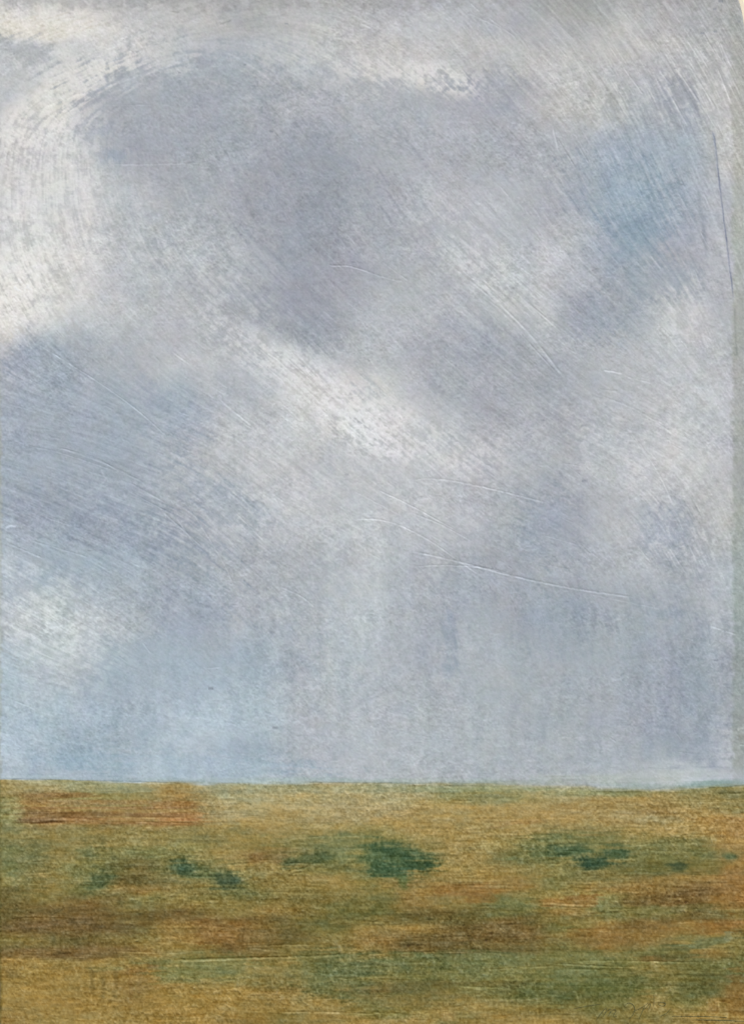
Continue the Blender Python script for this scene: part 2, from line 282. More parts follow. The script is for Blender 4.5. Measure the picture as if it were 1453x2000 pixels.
# a greenish haze of thin paint where the two meet
for cx, cy, rx, ry, col, al in [(560,1526,230,8,(160,178,172),.6), (870,1528,200,8,(160,172,162),.6), (1180,1522,170,10,(176,182,174),.7), (1330,1512,130,9,(186,189,188),.7),
                                (1400,1531,70,9,(140,164,156),.85), (1260,1537,80,7,(156,170,158),.6), (330,1524,90,6,(158,176,178),.5), (60,1518,90,4,(180,196,200),.5)]:
    dab(sky, cx, cy, rx, ry, 0, col, al, .6, .3)
for cx, cy, rx, ry, col, al in [(620,1541,260,9,(150,152,116),.5), (900,1541,160,7,(138,150,112),.6), (1180,1548,120,9,(130,140,98),.6), (1430,1552,40,8,(110,112,72),.7)]:
    dab(field, cx, cy, rx, ry, 0, col, al, .6, .3)
gm = sm(-1, 1, (Y - hz) / soft)
is_field = Y > hz

# relief, in units
bump_s = (.30 * GR0 + .42 * GR1 + .30 * GR2 + .12 * GR3 + .18 * RS) + amp * (.42 * ST1 + .34 * ST2) * .9
vpatch = sm(.2, 1.2, MID) * sm(1880, 1960, Y)
bump_f = (.32 * GR0 + .62 * GR1 + .50 * GR2 + .15 * GR3 + .42 * RW) + .55 * HS * (1 - .6 * vpatch) * (.6 + .5 * sm(-1, 1, MID)) + .25 * ST1 + .5 * VS * vpatch
H = bump_s * (1 - gm) * (.35 + .45 * vary) + bump_f * gm * (.55 + .55 * vary)

# ---- margin of bare ground colour left and right
mr = 1429 + 3 * vnoise(Y, X * 0, 60, 9, 61) + 1.5 * GR2
mrg = sm(-5, 6, X - mr) * (1 - gm) * (1 - .7 * sm(1480, 1525, Y))
margin_col = grid_interp([0, 1500], [0, 120, 300, 480, 700, 900, 1200, 1420, 1540], np.array([[(160,160,156)] * 2, [(168,170,160)] * 2, [(170,171,158)] * 2,
      [(166,176,162)] * 2, [(158,160,150)] * 2, [(152,160,150)] * 2, [(146,158,150)] * 2, [(150,156,148)] * 2, [(150,152,132)] * 2], float), X, Y)
ml = sm(6, 1, X + 1.2 * GR2) * sm(600, 900, Y) * (1 - gm)
img = sky * (1 - gm[..., None]) + field * gm[..., None]
fine = (1 - gm)
def mixc(m, col):
    global img
    m = m[..., None]; img = img * (1 - m) + np.asarray(col, np.float32) * m
mixc(mrg * .6, margin_col)
mixc(ml * .6, (168, 174, 166))
mixc(sm(5, 0, X) * gm * .35, (96, 92, 50))
mixc(sm(20, 4, Y + 5 * GR2 + 5 * GR3) * .4, (160, 160, 160))
# dry-brushed lights and darks in the sky, along the brush
def add(v):
    global img
    img = (img + (v[..., None] if v.ndim == 2 else v)).astype(np.float32)
add((fine * sm(1000, 1300, Y) * sm(900, 400, X) * 4).astype(np.float32))
img = img + (fine * .2)[..., None] * (img.mean(-1, keepdims=True) - img)
add((fine * sm(850, 1300, Y))[..., None] * np.array([-2.5, 1., 1.5], np.float32))
add((amp * fine * (2.6 * ST1 + 3.4 * ST2 + 2.0 * ST3)).astype(np.float32))
add((fine * (.38 + .6 * vary) * (2.8 * GR0 + 3.2 * GR1 + 3.2 * GR2 + 2.4 * GR3 + 1.4 * MID + 1.6 * RS)).astype(np.float32))
tint = fbm(X, Y, 26, 26, 71, 3)[..., None] * np.array([1.6, .4, -1.8]) + fbm(X, Y, 8, 8, 72, 2)[..., None] * np.array([1.2, -.4, 1.2]) + fbm(X, Y, 60, 90, 73, 2)[..., None] * np.array([-.8, .8, -.2])
add((tint * fine[..., None]).astype(np.float32))
# faint vertical pulls of the brush through the lower sky, and the broad paler pull at the middle
vs_ = fbm(X + 3 * GR3, Y, 9, 170, 81, 2) + .7 * fbm(X, Y, 34, 400, 82, 2); vs_ /= vs_.std()
add((fine * sm(900, 1150, Y) * (1.9 * vs_ * (.5 + vary) + 2.5 * sm(628, 642, X + 2 * GR2) * sm(860, 800, X))).astype(np.float32))
# field: deeper and browner away from the horizon, a little more swing between the colours
fm = np.array([150, 128, 74], np.float32)
dd = img - fm; dl = dd.mean(-1, keepdims=True)
img = np.where((gm > .5)[..., None], fm + dl * 1.12 + (dd - dl) * .84, img)
add((gm * sm(1600, 1800, Y))[..., None] * np.array([-9, -10, -12], np.float32) + (gm * (1 - sm(1560, 1660, Y)))[..., None] * np.array([2, 2, 4], np.float32))
# field: broken colour
add((gm * (.65 + .6 * vary) * (5.0 * GR0 + 6.0 * GR1 + 3.0 * GR2 + 4.6 * HS + 1.4 * GR3 + 4.2 * RW + 2.5 * VS * vpatch )).astype(np.float32))
tf = fbm(X, Y, 40, 12, 74, 3)[..., None] * np.array([6, 0, -4]) + fbm(X, Y, 12, 8, 75, 2)[..., None] * np.array([5, 1, -4]) + fbm(X, Y, 90, 8, 76, 2)[..., None] * np.array([5, 3, -1])
add((tf * gm[..., None] * .7).astype(np.float32))
# dark flecks where the board's tooth shows
fl = sm(2.3, 3.2, GR1 + .5 * GR2)
mixc(fl * .22 * (1 - gm * .3), (112, 116, 118))

# ---------------------------------------------------------------- lines scratched or drawn
def line(pts, width, dark=0., light=0., depth=0., col=None, alpha=0., wob=.8, seed=0):
    """a mark along a polyline: groove depth, groove shade painted dark on the upper lip, lit side painted pale on the lower, or a colour"""
    global img, H
    P = np.array(pts, float)
    # smooth the corners a little
    for _ in range(2):
        if len(P) > 2:
            Q = [P[0]]
            for a, b in zip(P[:-1], P[1:]): Q += [a * .75 + b * .25, a * .25 + b * .75]
            P = np.array(Q + [P[-1]])
    pad = width * 3 + 6
    x0, y0 = P.min(0) - pad; x1, y1 = P.max(0) + pad
    i0, i1 = np.searchsorted(xs, [x0, x1]); j0, j1 = np.searchsorted(ys, [y0, y1])
    if i1 <= i0 or j1 <= j0: return
    sl = np.s_[j0:j1, i0:i1]
    px, py = X[sl] + wob * GR2[sl] * .4, Y[sl] + wob * GR2[sl] * .4
    best = np.full(px.shape, 1e9, np.float32); side = np.zeros_like(best); tt = np.zeros_like(best)
    L = np.r_[0, np.cumsum(np.hypot(*np.diff(P, axis=0).T))]
    for k in range(len(P) - 1):
        a, b = P[k], P[k + 1]; d = b - a; l2 = d @ d + 1e-9
        t = np.clip(((px - a[0]) * d[0] + (py - a[1]) * d[1]) / l2, 0, 1)
        ex = px - a[0] - t * d[0]; ey = py - a[1] - t * d[1]
        q = ex * ex + ey * ey; m = q < best
        best = np.where(m, q, best); tt = np.where(m, (L[k] + t * math.sqrt(l2)) / L[-1], tt)
        nx, ny = -d[1], d[0]
        if ny < 0 or (abs(ny) < 1e-6 and nx < 0): nx, ny = -nx, -ny
        side = np.where(m, (ex * nx + ey * ny) / math.hypot(nx, ny), side)
    r = np.sqrt(best)
    ends = sm(0, .08, tt) * sm(1, .85, tt) * (.75 + .25 * np.clip(GR3[sl], -1, 1))
    core = np.exp(-(r / width) ** 2) * ends
    if depth: H[sl] -= depth * core
    if depth: H[sl] += depth * .45 * np.exp(-((side - 2.0 * width) / width) ** 2) * ends * (r < 5 * width)
    if dark: img[sl] -= dark * (np.exp(-((side + .7 * width) / (width * .8)) ** 2) * ends * (r < 4 * width))[..., None]  # shade on the groove's upper wall, painted into the pigment
    if light: img[sl] += light * (np.exp(-((side - .8 * width) / (width * .9)) ** 2) * ends * (r < 4 * width))[..., None]  # light caught by the lower wall, painted into the pigment too
    if col is not None:
        m = (core * alpha)[..., None]; img[sl] = img[sl] * (1 - m) + np.array(col, np.float32) * m

SK = [([(800,1075),(900,1097),(1000,1125),(1130,1152),(1262,1169)],1.5,8,13,1.6), ([(1150,1160),(1290,1189)],1,0,7,.6), ([(808,1106),(870,1103),(940,1107),(1000,1120)],1.2,12,8,1.),
 ([(690,1013),(755,1014),(830,1048),(895,1094),(950,1132)],1.3,4,11,1.), ([(798,938),(845,932),(950,951),(1080,985)],1.4,7,11,1.2), ([(800,1000),(860,1022),(930,1062)],1.2,8,6,.8),
 ([(735,955),(800,985),(900,1041)],1.2,6,7,.8), ([(640,518),(690,519),(745,541),(795,551)],1.3,7,10,1.1), ([(72,670),(140,712),(200,750),(270,800),(335,860)],1.2,3,13,.8),
 ([(110,872),(200,900),(300,952)],1.4,11,5,.9), ([(120,875),(190,893),(240,925)],1.,5,8,.7), ([(548,1146),(590,1163),(622,1192)],1.4,6,11,1.), ([(430,780),(505,842)],1.5,0,10,.8),
 ([(430,630),(500,670)],1.4,0,9,.7), ([(335,685),(372,712)],1.4,0,10,.7), ([(970,588),(1035,650),(1105,742)],1.8,5,10,1.), ([(1015,650),(1092,734)],1.3,12,0,.8), ([(860,500),(980,600)],1.6,0,7,.6),
 ([(1030,590),(1100,652)],1.3,4,6,.6), ([(745,510),(800,550)],1.2,4,7,.6), ([(1020,730),(1060,780)],1.,0,7,.5), ([(1178,722),(1216,729)],1.4,2,16,.9), ([(1222,735),(1272,748)],1.3,2,12,.7),
 ([(1230,850),(1270,895),(1300,950),(1316,990)],1.4,3,8,.7), ([(1228,840),(1290,920)],1.,4,4,.5), ([(1265,880),(1290,905)],1.4,2,10,.6), ([(1150,765),(1250,800),(1330,860)],1.4,4,5,.6),
 ([(1060,1045),(1150,1070)],1.,3,5,.5), ([(1100,905),(1135,910)],1.,6,4,.6), ([(1150,772),(1230,790)],2,6,2,.6), ([(1170,760),(1210,765)],1.6,8,2,.6),
 ([(1320,1000),(1365,1110)],1.4,0,9,.6), ([(1355,1040),(1385,1110)],1.2,0,8,.6), ([(1300,1060),(1340,1120)],1.2,6,4,.6), ([(1240,1060),(1272,1100)],1.,3,5,.4), ([(1385,1222),(1440,1240)],1.4,2,9,.7),
 ([(10,1030),(20,1024),(34,1028)],2,0,26,1.), ([(14,1060),(90,1092)],1.4,8,8,.8), ([(60,1055),(180,1090)],1.2,8,5,.7), ([(10,1360),(72,1386)],1.2,4,9,.7), ([(50,870),(110,880),(240,925)],1.,6,4,.5),
 ([(200,1440),(260,1435)],1.,3,4,.4), ([(280,1255),(296,1277)],1.2,2,12,.7), ([(320,1000),(400,1072)],1.3,8,6,.8), ([(345,1010),(380,1060)],1.2,3,7,.6), ([(380,1005),(440,1100),(460,1150)],1.2,5,5,.6),
 ([(250,940),(330,985)],1.3,9,3,.6), ([(255,960),(300,985),(330,1000)],1.,8,5,.6), ([(90,1010),(180,1040)],1.,4,6,.5), ([(200,915),(208,935),(195,945)],2,0,9,.8), ([(460,1000),(520,1060)],1.2,4,5,.5),
 ([(404,1305),(432,1303)],1.3,6,12,.9), ([(690,958),(790,1010)],1.,4,5,.5), ([(1005,1092),(1130,1115)],1.,3,5,.4), ([(540,615),(560,655)],1.2,3,2,.3), ([(1190,1440),(1202,1448)],1.2,10,6,.8),
 ([(0,260),(100,200),(200,170),(300,138),(370,112),(430,95)],2.2,0,7,.4), ([(430,95),(500,130),(560,185)],2,0,6,.4), ([(115,232),(180,185)],1.2,10,4,.5), ([(200,321),(300,321),(400,318)],1.2,3,7,.5), ([(215,205),(310,204)],1.,5,0,.4),
 ([(720,1080),(740,1090)],1,4,4,.4), ([(1320,1468),(1352,1472)],1.,5,10,.7), ([(1316,1425),(1332,1447)],1.,8,3,.6), ([(1385,1482),(1398,1478)],1,0,14,.5), ([(430,50),(455,40)],1.8,16,0,.5), ([(335,23),(352,25)],1.6,16,0,.5),
 ([(455,10),(460,22)],3,16,0,.6), ([(915,25),(1005,68)],1.4,5,5,.5), ([(955,35),(1010,75)],1.2,3,7,.5), ([(1190,90),(1230,150)],1.2,3,6,.5), ([(1290,80),(1320,130)],1.2,8,3,.5), ([(1215,130),(1260,190)],1.2,3,7,.5),
 ([(1080,250),(1092,300)],1.6,3,13,.8), ([(1088,270),(1125,330)],1.3,10,4,.7), ([(1130,285),(1150,320)],1.3,9,6,.7), ([(1325,140),(1380,220)],1.5,8,8,.8), ([(1340,120),(1400,215)],1.4,5,10,.8), ([(1300,170),(1345,250)],1.5,8,6,.8),
 ([(1405,80),(1440,150)],1.5,4,12,.8), ([(1410,110),(1450,190)],1.5,6,10,.8), ([(1400,130),(1430,205)],1.4,6,8,.8), ([(1370,60),(1400,110)],1.4,8,6,.7), ([(1210,250),(1240,310)],1.2,3,6,.5), ([(1240,290),(1275,330)],1.,0,8,.5)]
for p, w, d, l, dp in SK: line(p, w * 1.1, d * 1.25, l * 1.25, dp * 1.2)
# drawn blue grey lines by the right edge
line([(1388,250),(1396,275),(1402,340),(1410,410),(1419,480),(1427,545),(1433,598)], 1.5, 0, 3, 1.0, (104,112,136), .85)
line([(1392,255),(1397,300),(1400,340)], 3.2, 0, 0, 0, (140,150,166), .5)
line([(1362,365),(1368,410),(1377,480),(1381,512)], 4.2, 0, 0, .3, (140,147,158), .6)
line([(1362,375),(1367,385)], 4, 0, 0, .3, (140,152,154), .4)
line([(1434,600),(1434,640),(1438,700)], 1.8, 5, 0, .6, (128,134,130), .5)
for x, y, w in [(530,257,3.4), (842,458,2.2), (677,927,3), (478,127,3), (496,168,2.4), (578,178,2), (352,143,2), (592,715,2.6), (1140,832,4), (1142,940,4.5), (175,1076,2.4), (538,1422,4.5), (412,1345,4), (1449,42,3), (1396,62,3), (1371,65,3), (1395,18,3), (1409,2,5), (1330,360,3), (560,47,2.5), (1318,134,2.2), (1397,1290,3), (1060,822,3)]:
    line([(x - w * 1.4, y), (x, y - .5), (x + w * 1.4, y + .3)], w * .65, 0, 0, .6, (118,124,134), .55)
# rubbed patch of short light ticks, middle left-of-centre (705,1150) etc.
FK = [([(0,1522),(60,1522.5),(112,1524)],1.5,26,4,1.4), ([(140,1526),(200,1525),(290,1528),(375,1531)],1.2,22,4,.9), ([(45,1526),(85,1527)],1.8,0,26,.6), ([(590,1528),(727,1530),(860,1531)],1.1,26,4,.7), ([(860,1535),(960,1537)],1.6,22,0,.6),
 ([(1150,1547),(1230,1548),(1262,1547)],2,26,0,.7), ([(1262,1546),(1300,1538)],1.4,24,0,.6), ([(1380,1540),(1420,1538),(1460,1534)],1.4,26,0,.8), ([(1400,1551),(1450,1549)],1.4,26,4,.7),
 ([(58,1611),(85,1608),(100,1606),(128,1607)],2.2,38,8,2.), ([(40,1586),(110,1586)],1.4,20,5,.9), ([(115,1596),(165,1600),(220,1606)],2,22,4,1.), ([(190,1608),(240,1613)],1.4,26,4,1.), ([(75,1629),(116,1628)],1.3,22,4,.9), ([(50,1603),(140,1598),(200,1601)],1.3,3,12,.6),
 ([(95,1563),(120,1564)],1.4,6,16,.6), ([(230,1578),(363,1574)],1.3,12,10,.8), ([(240,1596),(390,1597)],1.3,12,10,.8), ([(250,1606),(380,1607)],1.3,12,8,.8), ([(280,1586),(390,1588)],1.2,10,10,.7), ([(20,1618),(50,1617)],1.2,14,4,.6),
 ([(478,1570),(492,1573)],2,34,0,1.), ([(400,1592),(430,1592)],1.3,18,0,.6), ([(565,1638),(640,1633)],1.1,4,16,.6), ([(640,1634),(727,1632)],1.,4,10,.4), ([(395,1691),(458,1690)],1.3,0,20,.8), ([(300,1674),(335,1666)],1.2,6,16,.7),
 ([(553,1688),(575,1685),(600,1687),(640,1686)],1.6,34,12,1.8), ([(563,1702),(590,1697),(605,1690)],1.5,30,14,1.6), ([(570,1707),(590,1704)],1.2,18,8,1.), ([(160,1689),(176,1689)],1.8,0,28,.6),
 ([(815,1704),(850,1702)],2,38,0,1.4), ([(818,1699),(850,1698)],1.3,0,24,.6), ([(820,1714),(840,1714)],1.8,30,0,.8), ([(800,1629),(852,1629)],1.1,14,14,.7), ([(745,1685),(756,1686)],2.4,0,26,.6), ([(748,1698),(753,1700)],2,0,30,.6), ([(730,1697),(734,1698)],1.6,0,30,.4),
 ([(1068,1678),(1082,1681)],2.8,44,0,1.2), ([(1068,1688),(1094,1687)],1.8,38,4,1.2), ([(1045,1629),(1053,1632)],1.8,30,0,.8), ([(1108,1734),(1160,1737)],1.4,24,4,.9), ([(1345,1704),(1378,1705)],1.2,16,0,.6),
 ([(880,1730),(1010,1729)],1.2,18,8,.8), ([(930,1737),(1005,1737)],1.4,20,4,.8), ([(890,1710),(935,1709)],1.2,12,12,.6), ([(930,1771),(958,1770)],1.3,16,16,.8), ([(1050,1763),(1110,1765),(1180,1769)],1.8,14,28,1.2), ([(1050,1768),(1120,1773),(1160,1772)],1.2,26,4,.9), ([(1050,1763),(1056,1764)],2.,40,0,.6),
 ([(1360,1782),(1420,1788)],1.2,0,18,.6), ([(1090,1778),(1300,1773)],1.,14,6,.6), ([(1130,1790),(1190,1790)],1.,4,12,.5), ([(1335,1583),(1355,1600),(1382,1622)],2.,0,16,.7), ([(1348,1586),(1353,1597)],2.4,0,18,.6),
 ([(16,1795),(60,1792),(100,1793),(155,1795)],1.4,30,0,1.), ([(95,1792),(133,1771)],1.2,14,0,.5), ([(228,1858),(300,1861),(363,1862)],1.3,4,26,.9), ([(330,1876),(380,1874),(470,1871),(540,1869),(600,1868),(690,1864)],2.1,32,16,2.2), ([(350,1878),(450,1874),(540,1870)],1.2,0,18,.6),
 ([(520,1865),(550,1864),(600,1867)],1.5,0,20,.8), ([(363,1858),(420,1856)],1.3,8,12,.6), ([(495,1875),(499,1890),(492,1915)],1.4,0,16,.8), ([(490,1929),(545,1921)],1.4,10,14,.8), ([(370,1937),(430,1934),(490,1926)],1.2,4,12,.6), ([(550,1977),(620,1976),(680,1979),(740,1981)],1.7,14,24,1.3), ([(680,1982),(740,1985)],1.6,22,0,.8),
 ([(727,1977),(770,1979),(800,1982)],2.,20,16,1.), ([(470,1848),(600,1845),(700,1843)],1.3,16,8,.9), ([(430,1816),(465,1815)],1.2,6,16,.6), ([(500,1812),(600,1811)],1.1,12,4,.6), ([(200,1877),(120,1878),(60,1882)],1.3,14,0,.6), ([(60,1970),(110,1988),(170,1996)],1.5,18,4,.8), ([(10,1965),(60,1970)],1.3,16,8,.7), ([(200,1832),(230,1832)],1.3,0,18,.5),
 ([(727,1863),(850,1858),(1000,1862)],1.2,18,8,.8), ([(840,1893),(865,1896)],1.2,4,16,.6), ([(960,1893),(1090,1886)],1.4,14,16,.9), ([(985,1893),(1015,1893)],1.8,20,0,.8), ([(1060,1880),(1200,1889),(1260,1888)],1.4,18,16,1.), ([(1120,1876),(1300,1878),(1388,1880)],1.6,20,20,1.2), ([(1276,1878),(1288,1878)],1.4,0,34,.5), ([(1090,1893),(1250,1893)],1.2,16,6,.7),
 ([(895,1926),(985,1930)],1.4,6,18,.8), ([(727,1912),(800,1915)],1.2,18,6,.7), ([(860,1970),(970,1957)],1.5,18,0,.6), ([(940,1988),(1090,1975)],1.5,16,0,.6), ([(1318,1845),(1345,1845)],1.1,0,16,.5), ([(1400,1893),(1453,1890)],1.1,4,12,.5), ([(1090,1926),(1300,1927)],1.1,16,4,.6),
 ([(1124,1935),(1134,1965)],1.6,0,18,.8), ([(1133,1938),(1140,1960)],1.3,0,14,.6), ([(1012,1940),(1014,1985)],1.4,0,14,.7), ([(1050,1950),(1052,1995)],1.4,0,14,.7), ([(982,1946),(983,1985)],1.2,0,12,.6), ([(927,1940),(930,1965)],1.4,0,16,.7), ([(1080,1955),(1083,1980)],1.4,0,12,.6), ([(868,1945),(866,1990)],1.2,0,12,.6), ([(1403,1950),(1405,1978)],1.4,0,20,.6),
 ([(700,1835),(900,1829),(1050,1832)],1.1,12,6,.6), ([(970,1820),(1020,1821)],1.3,0,14,.5), ([(1240,1822),(1300,1827)],1.2,0,14,.5)]
for p, w, d, l, dp in FK: line(p, w * 1.08, d * 1.1, l * 1.15, dp)
# one knob of paint and a seam on the right margin
line([(1437,1425),(1444,1421),(1460,1420)], 2.2, 0, 40, -1.2); line([(1443,1455),(1460,1454)], 1.4, 10, 22, 1.)
line([(1440,1440),(1460,1440)], 8, 0, 0, 0, (146,148,142), .7)
# short loose bristle scratches strewn along the brush direction (ragged texture)
rs = np.random.RandomState(8)
def thv(x, y):
    i = int(np.clip((x - X0) / STEP, 0, NX - 1)); j = int(np.clip((y - Y0) / STEP, 0, NY - 1)); return th[j, i], amp[j, i]
for k in range(1500):
    x, y = rs.uniform(0, 1430), rs.uniform(0, 1500)
    t, a = thv(x, y)
    if rs.rand() > a * .9: continue
    t += rs.normal(0, .07); L = rs.uniform(8, 46) * (.5 + a * .6); c = rs.uniform(-.1, .1)
    p = [(x, y), (x + L * .5 * math.cos(t), y + L * .5 * math.sin(t)), (x + L * math.cos(t + c), y + L * math.sin(t + c))]
    if rs.rand() < .55: line(p, rs.uniform(.9, 1.7), 1, rs.uniform(3, 9), rs.uniform(.2, .8))
    else: line(p, rs.uniform(.9, 1.7), rs.uniform(3, 9), 1, rs.uniform(.2, .8))
for k in range(900):
    x, y = rs.uniform(0, 1440), rs.uniform(1545, 1995)
    L = rs.uniform(8, 60); t = rs.normal(0, .05)
    if y > 1930 and rs.rand() < .4: t = math.pi / 2 + rs.normal(0, .15); L *= .4
    p = [(x, y), (x + L * .5 * math.cos(t), y + L * .5 * math.sin(t)), (x + L * math.cos(t), y + L * math.sin(t) + rs.normal(0, 1.5))]
    if rs.rand() < .5: line(p, rs.uniform(.9, 1.8), 2, rs.uniform(5, 15), rs.uniform(.2, .8))
    else: line(p, rs.uniform(.9, 1.8), rs.uniform(5, 16), 2, rs.uniform(.2, .9))
img = np.clip(img, 8, 235)

# ================================================================ turn the pigment and relief into objects
def lin(c):
    c = np.asarray(c, float) / 255
    return np.where(c <= .04045, c / 12.92, ((c + .055) / 1.055) ** 2.4)

def mat(name, rough=.6, spec=.3):
    m = bpy.data.materials.new(name); m.use_nodes = True
    b = m.node_tree.nodes["Principled BSDF"]
    b.inputs["Roughness"].default_value = rough; b.inputs["Specular IOR Level"].default_value = spec
    return m, m.node_tree, b

# dried paint: pigment laid per brush mark, broken by procedural grain; uneven sheen; fine procedural tooth
def paint_material(name, grain, scale):
    m, t, b = mat(name, .62, .22)
    at = t.nodes.new("ShaderNodeAttribute"); at.attribute_name = "pigment"
    tc = t.nodes.new("ShaderNodeTexCoord")
    n1 = t.nodes.new("ShaderNodeTexNoise"); n1.inputs["Scale"].default_value = scale; n1.inputs["Detail"].default_value = 4
    t.links.new(tc.outputs["Object"], n1.inputs["Vector"])
    mr_ = t.nodes.new("ShaderNodeMapRange"); mr_.inputs[1].default_value = .3; mr_.inputs[2].default_value = .7
    mr_.inputs[3].default_value = 1 - grain; mr_.inputs[4].default_value = 1 + grain
    t.links.new(n1.outputs["Fac"], mr_.inputs[0])
    mul = t.nodes.new("ShaderNodeVectorMath"); mul.operation = 'SCALE'
    t.links.new(at.outputs["Color"], mul.inputs[0]); t.links.new(mr_.outputs[0], mul.inputs["Scale"])
    t.links.new(mul.outputs[0], b.inputs["Base Color"])
    n2 = t.nodes.new("ShaderNodeTexNoise"); n2.inputs["Scale"].default_value = 90; t.links.new(tc.outputs["Object"], n2.inputs["Vector"])
    r2 = t.nodes.new("ShaderNodeMapRange"); r2.inputs[3].default_value = .5; r2.inputs[4].default_value = .75
    t.links.new(n2.outputs["Fac"], r2.inputs[0]); t.links.new(r2.outputs[0], b.inputs["Roughness"])
    bp = t.nodes.new("ShaderNodeBump"); bp.inputs["Strength"].default_value = .25; bp.inputs["Distance"].default_value = .00004
    n3 = t.nodes.new("ShaderNodeTexNoise"); n3.inputs["Scale"].default_value = 2200; t.links.new(tc.outputs["Object"], n3.inputs["Vector"])
    t.links.new(n3.outputs["Fac"], bp.inputs["Height"]); t.links.new(bp.outputs[0], b.inputs["Normal"])
    return m

root = bpy.data.objects.new("painting", None); sc.collection.objects.link(root)
root.location = (0, 0, CZ - 1016 * PX)
root["label"] = "unframed landscape painting on a thin board, pale clouded sky over an ochre and green field"
root["category"] = "painting"
def part(name, me, m, label=None):
    me.materials.append(m)
    o = bpy.data.objects.new(name, me); sc.collection.objects.link(o); o.parent = root
    o.location = tuple(-v for v in root.location)
    if label: o["label"] = label
    return o

# the board's own edge is worn: the top right corner is cut back, the sides waver by a hair
def right_edge(y): return np.interp(y, [-14, 0, 12, 25, 45, 120, 400, 2016], [1437, 1442.5, 1446, 1449, 1452.5, 1457, 1460, 1461])
def left_edge(y): return -3.0 + 1.3 * np.interp(y, [-14, 300, 700, 1000, 1400, 1700, 1900, 1925, 1960, 2016], [0, .6, -.6, .3, -1, .5, 1.2, 2.6, 2.2, .5])
xr, xl = right_edge(Y), left_edge(Y)
XP = np.where(X > 1400, 1400 + (X - 1400) * (xr - 1400) / (xs[-1] - 1400), X)
XP = np.where(X < 30, 30 - (30 - X) * (30 - xl) / (30 - xs[0]), XP)
RELIEF = 0.30 * PX
edge_d = np.minimum(np.minimum(XP - xl, xr - XP), np.minimum(Y - ys[0], ys[-1] - Y))
roll = np.clip(1 - edge_d / 3.2, 0, 1) ** 2 * 3.0   # the paint rolls over the rim
co = np.stack([XP * PX - CX, -(H * RELIEF) + roll * PX, CZ + (1000 - Y) * PX], -1).reshape(-1, 3).astype(np.float32)
pig = np.clip(lin(img) * np.array(GAIN), .005, .9).reshape(-1, 3)

fid = np.zeros((NY - 1, NX - 1), np.int16)
cy_, cx_ = slice(0, NY - 1), slice(0, NX - 1)
fld = (Y > np.broadcast_to(hz, Y.shape))[cy_, cx_]
mg = (X > mr)[cy_, cx_] & ~fld & (Y < 1530)[cy_, cx_]
fid[fld] = 1; fid[mg] = 2
sid = shrub_id[cy_, cx_]; k = sid > 0
fid[k] = 9 + sid[k]
idx = np.arange(NX * NY).reshape(NY, NX)
quads = np.stack([idx[:-1, :-1], idx[1:, :-1], idx[1:, 1:], idx[:-1, 1:]], -1)
# smooth normals of the whole painted face, so the coats meet without a visible seam
g = co.reshape(NY, NX, 3)
du = np.gradient(g, axis=1); dv = np.gradient(g, axis=0)
nrm = np.cross(dv, du); nrm /= np.linalg.norm(nrm, axis=-1, keepdims=True)
if nrm[NY // 2, NX // 2, 1] > 0: nrm = -nrm
nrm = nrm.reshape(-1, 3).astype(np.float32)
def coat(name, which, m, label=None):
    q = quads[fid == which]
    used, inv = np.unique(q, return_inverse=True); inv = inv.reshape(-1).astype(np.int32)
    me = bpy.data.meshes.new(name)
    me.vertices.add(len(used)); me.vertices.foreach_set("co", co[used].ravel())
    me.loops.add(len(inv)); me.loops.foreach_set("vertex_index", inv)
    n = len(q); me.polygons.add(n)
    me.polygons.foreach_set("loop_start", np.arange(0, 4 * n, 4, dtype=np.int32))
    me.update(calc_edges=True)
    me.shade_smooth()
    at = me.color_attributes.new("pigment", 'FLOAT_COLOR', 'POINT')
    c = np.ones((len(used), 4), np.float32); c[:, :3] = pig[used]; at.data.foreach_set("color", c.ravel())
    me.normals_split_custom_set_from_vertices(nrm[used])
    return part(name, me, m, label)

m_sky = paint_material("sky_paint", .035, 900); m_field = paint_material("field_paint", .07, 700)
coat("painted_sky", 0, m_sky, "painted sky of blue grey and cream clouds, scrubbed and scratched with the brush")
coat("painted_field", 1, m_field, "painted field of ochre, olive and rust bands below the horizon")
coat("bare_margin", 2, m_sky, "narrow sage grey margin left thin down the right side of the sky")
for n, (lab, _) in enumerate(SHRUBS): coat("painted_shrub", 10 + n, m_field, lab)

# ---- the board itself
yy = list(np.linspace(-14, 120, 24)) + list(np.linspace(160, 1880, 40)) + list(np.linspace(1900, 2016, 24))
ring = [(float(right_edge(y)) - .8, y) for y in yy] + [(float(left_edge(y)) + .8, y) for y in reversed(yy)]
T0, T1 = 2.2 * PX, .0026
vs, fs = [], []
for d in (T0, T1):
    for x, y in ring:
        yc = min(max(y, -13.2), 2015.2)
        vs.append((x * PX - CX, d, CZ + (1000 - yc) * PX))
n = len(ring)
for i in range(n): fs.append((i, (i + 1) % n, n + (i + 1) % n, n + i))
fs.append(tuple(range(n))); fs.append(tuple(range(2 * n - 1, n - 1, -1)))
me = bpy.data.meshes.new("board"); me.from_pydata(vs, [], fs); me.update()
mb, t, b = mat("pressed_board", .85, .1)
nz = t.nodes.new("ShaderNodeTexNoise"); nz.inputs["Scale"].default_value = 400; nz.inputs["Detail"].default_value = 5
cr = t.nodes.new("ShaderNodeValToRGB"); cr.color_ramp.elements[0].color = (.10, .085, .06, 1); cr.color_ramp.elements[1].color = (.30, .26, .20, 1)
tc = t.nodes.new("ShaderNodeTexCoord"); t.links.new(tc.outputs["Object"], nz.inputs["Vector"])
t.links.new(nz.outputs["Fac"], cr.inputs[0]); t.links.new(cr.outputs[0], b.inputs["Base Color"])
part("board", me, mb)

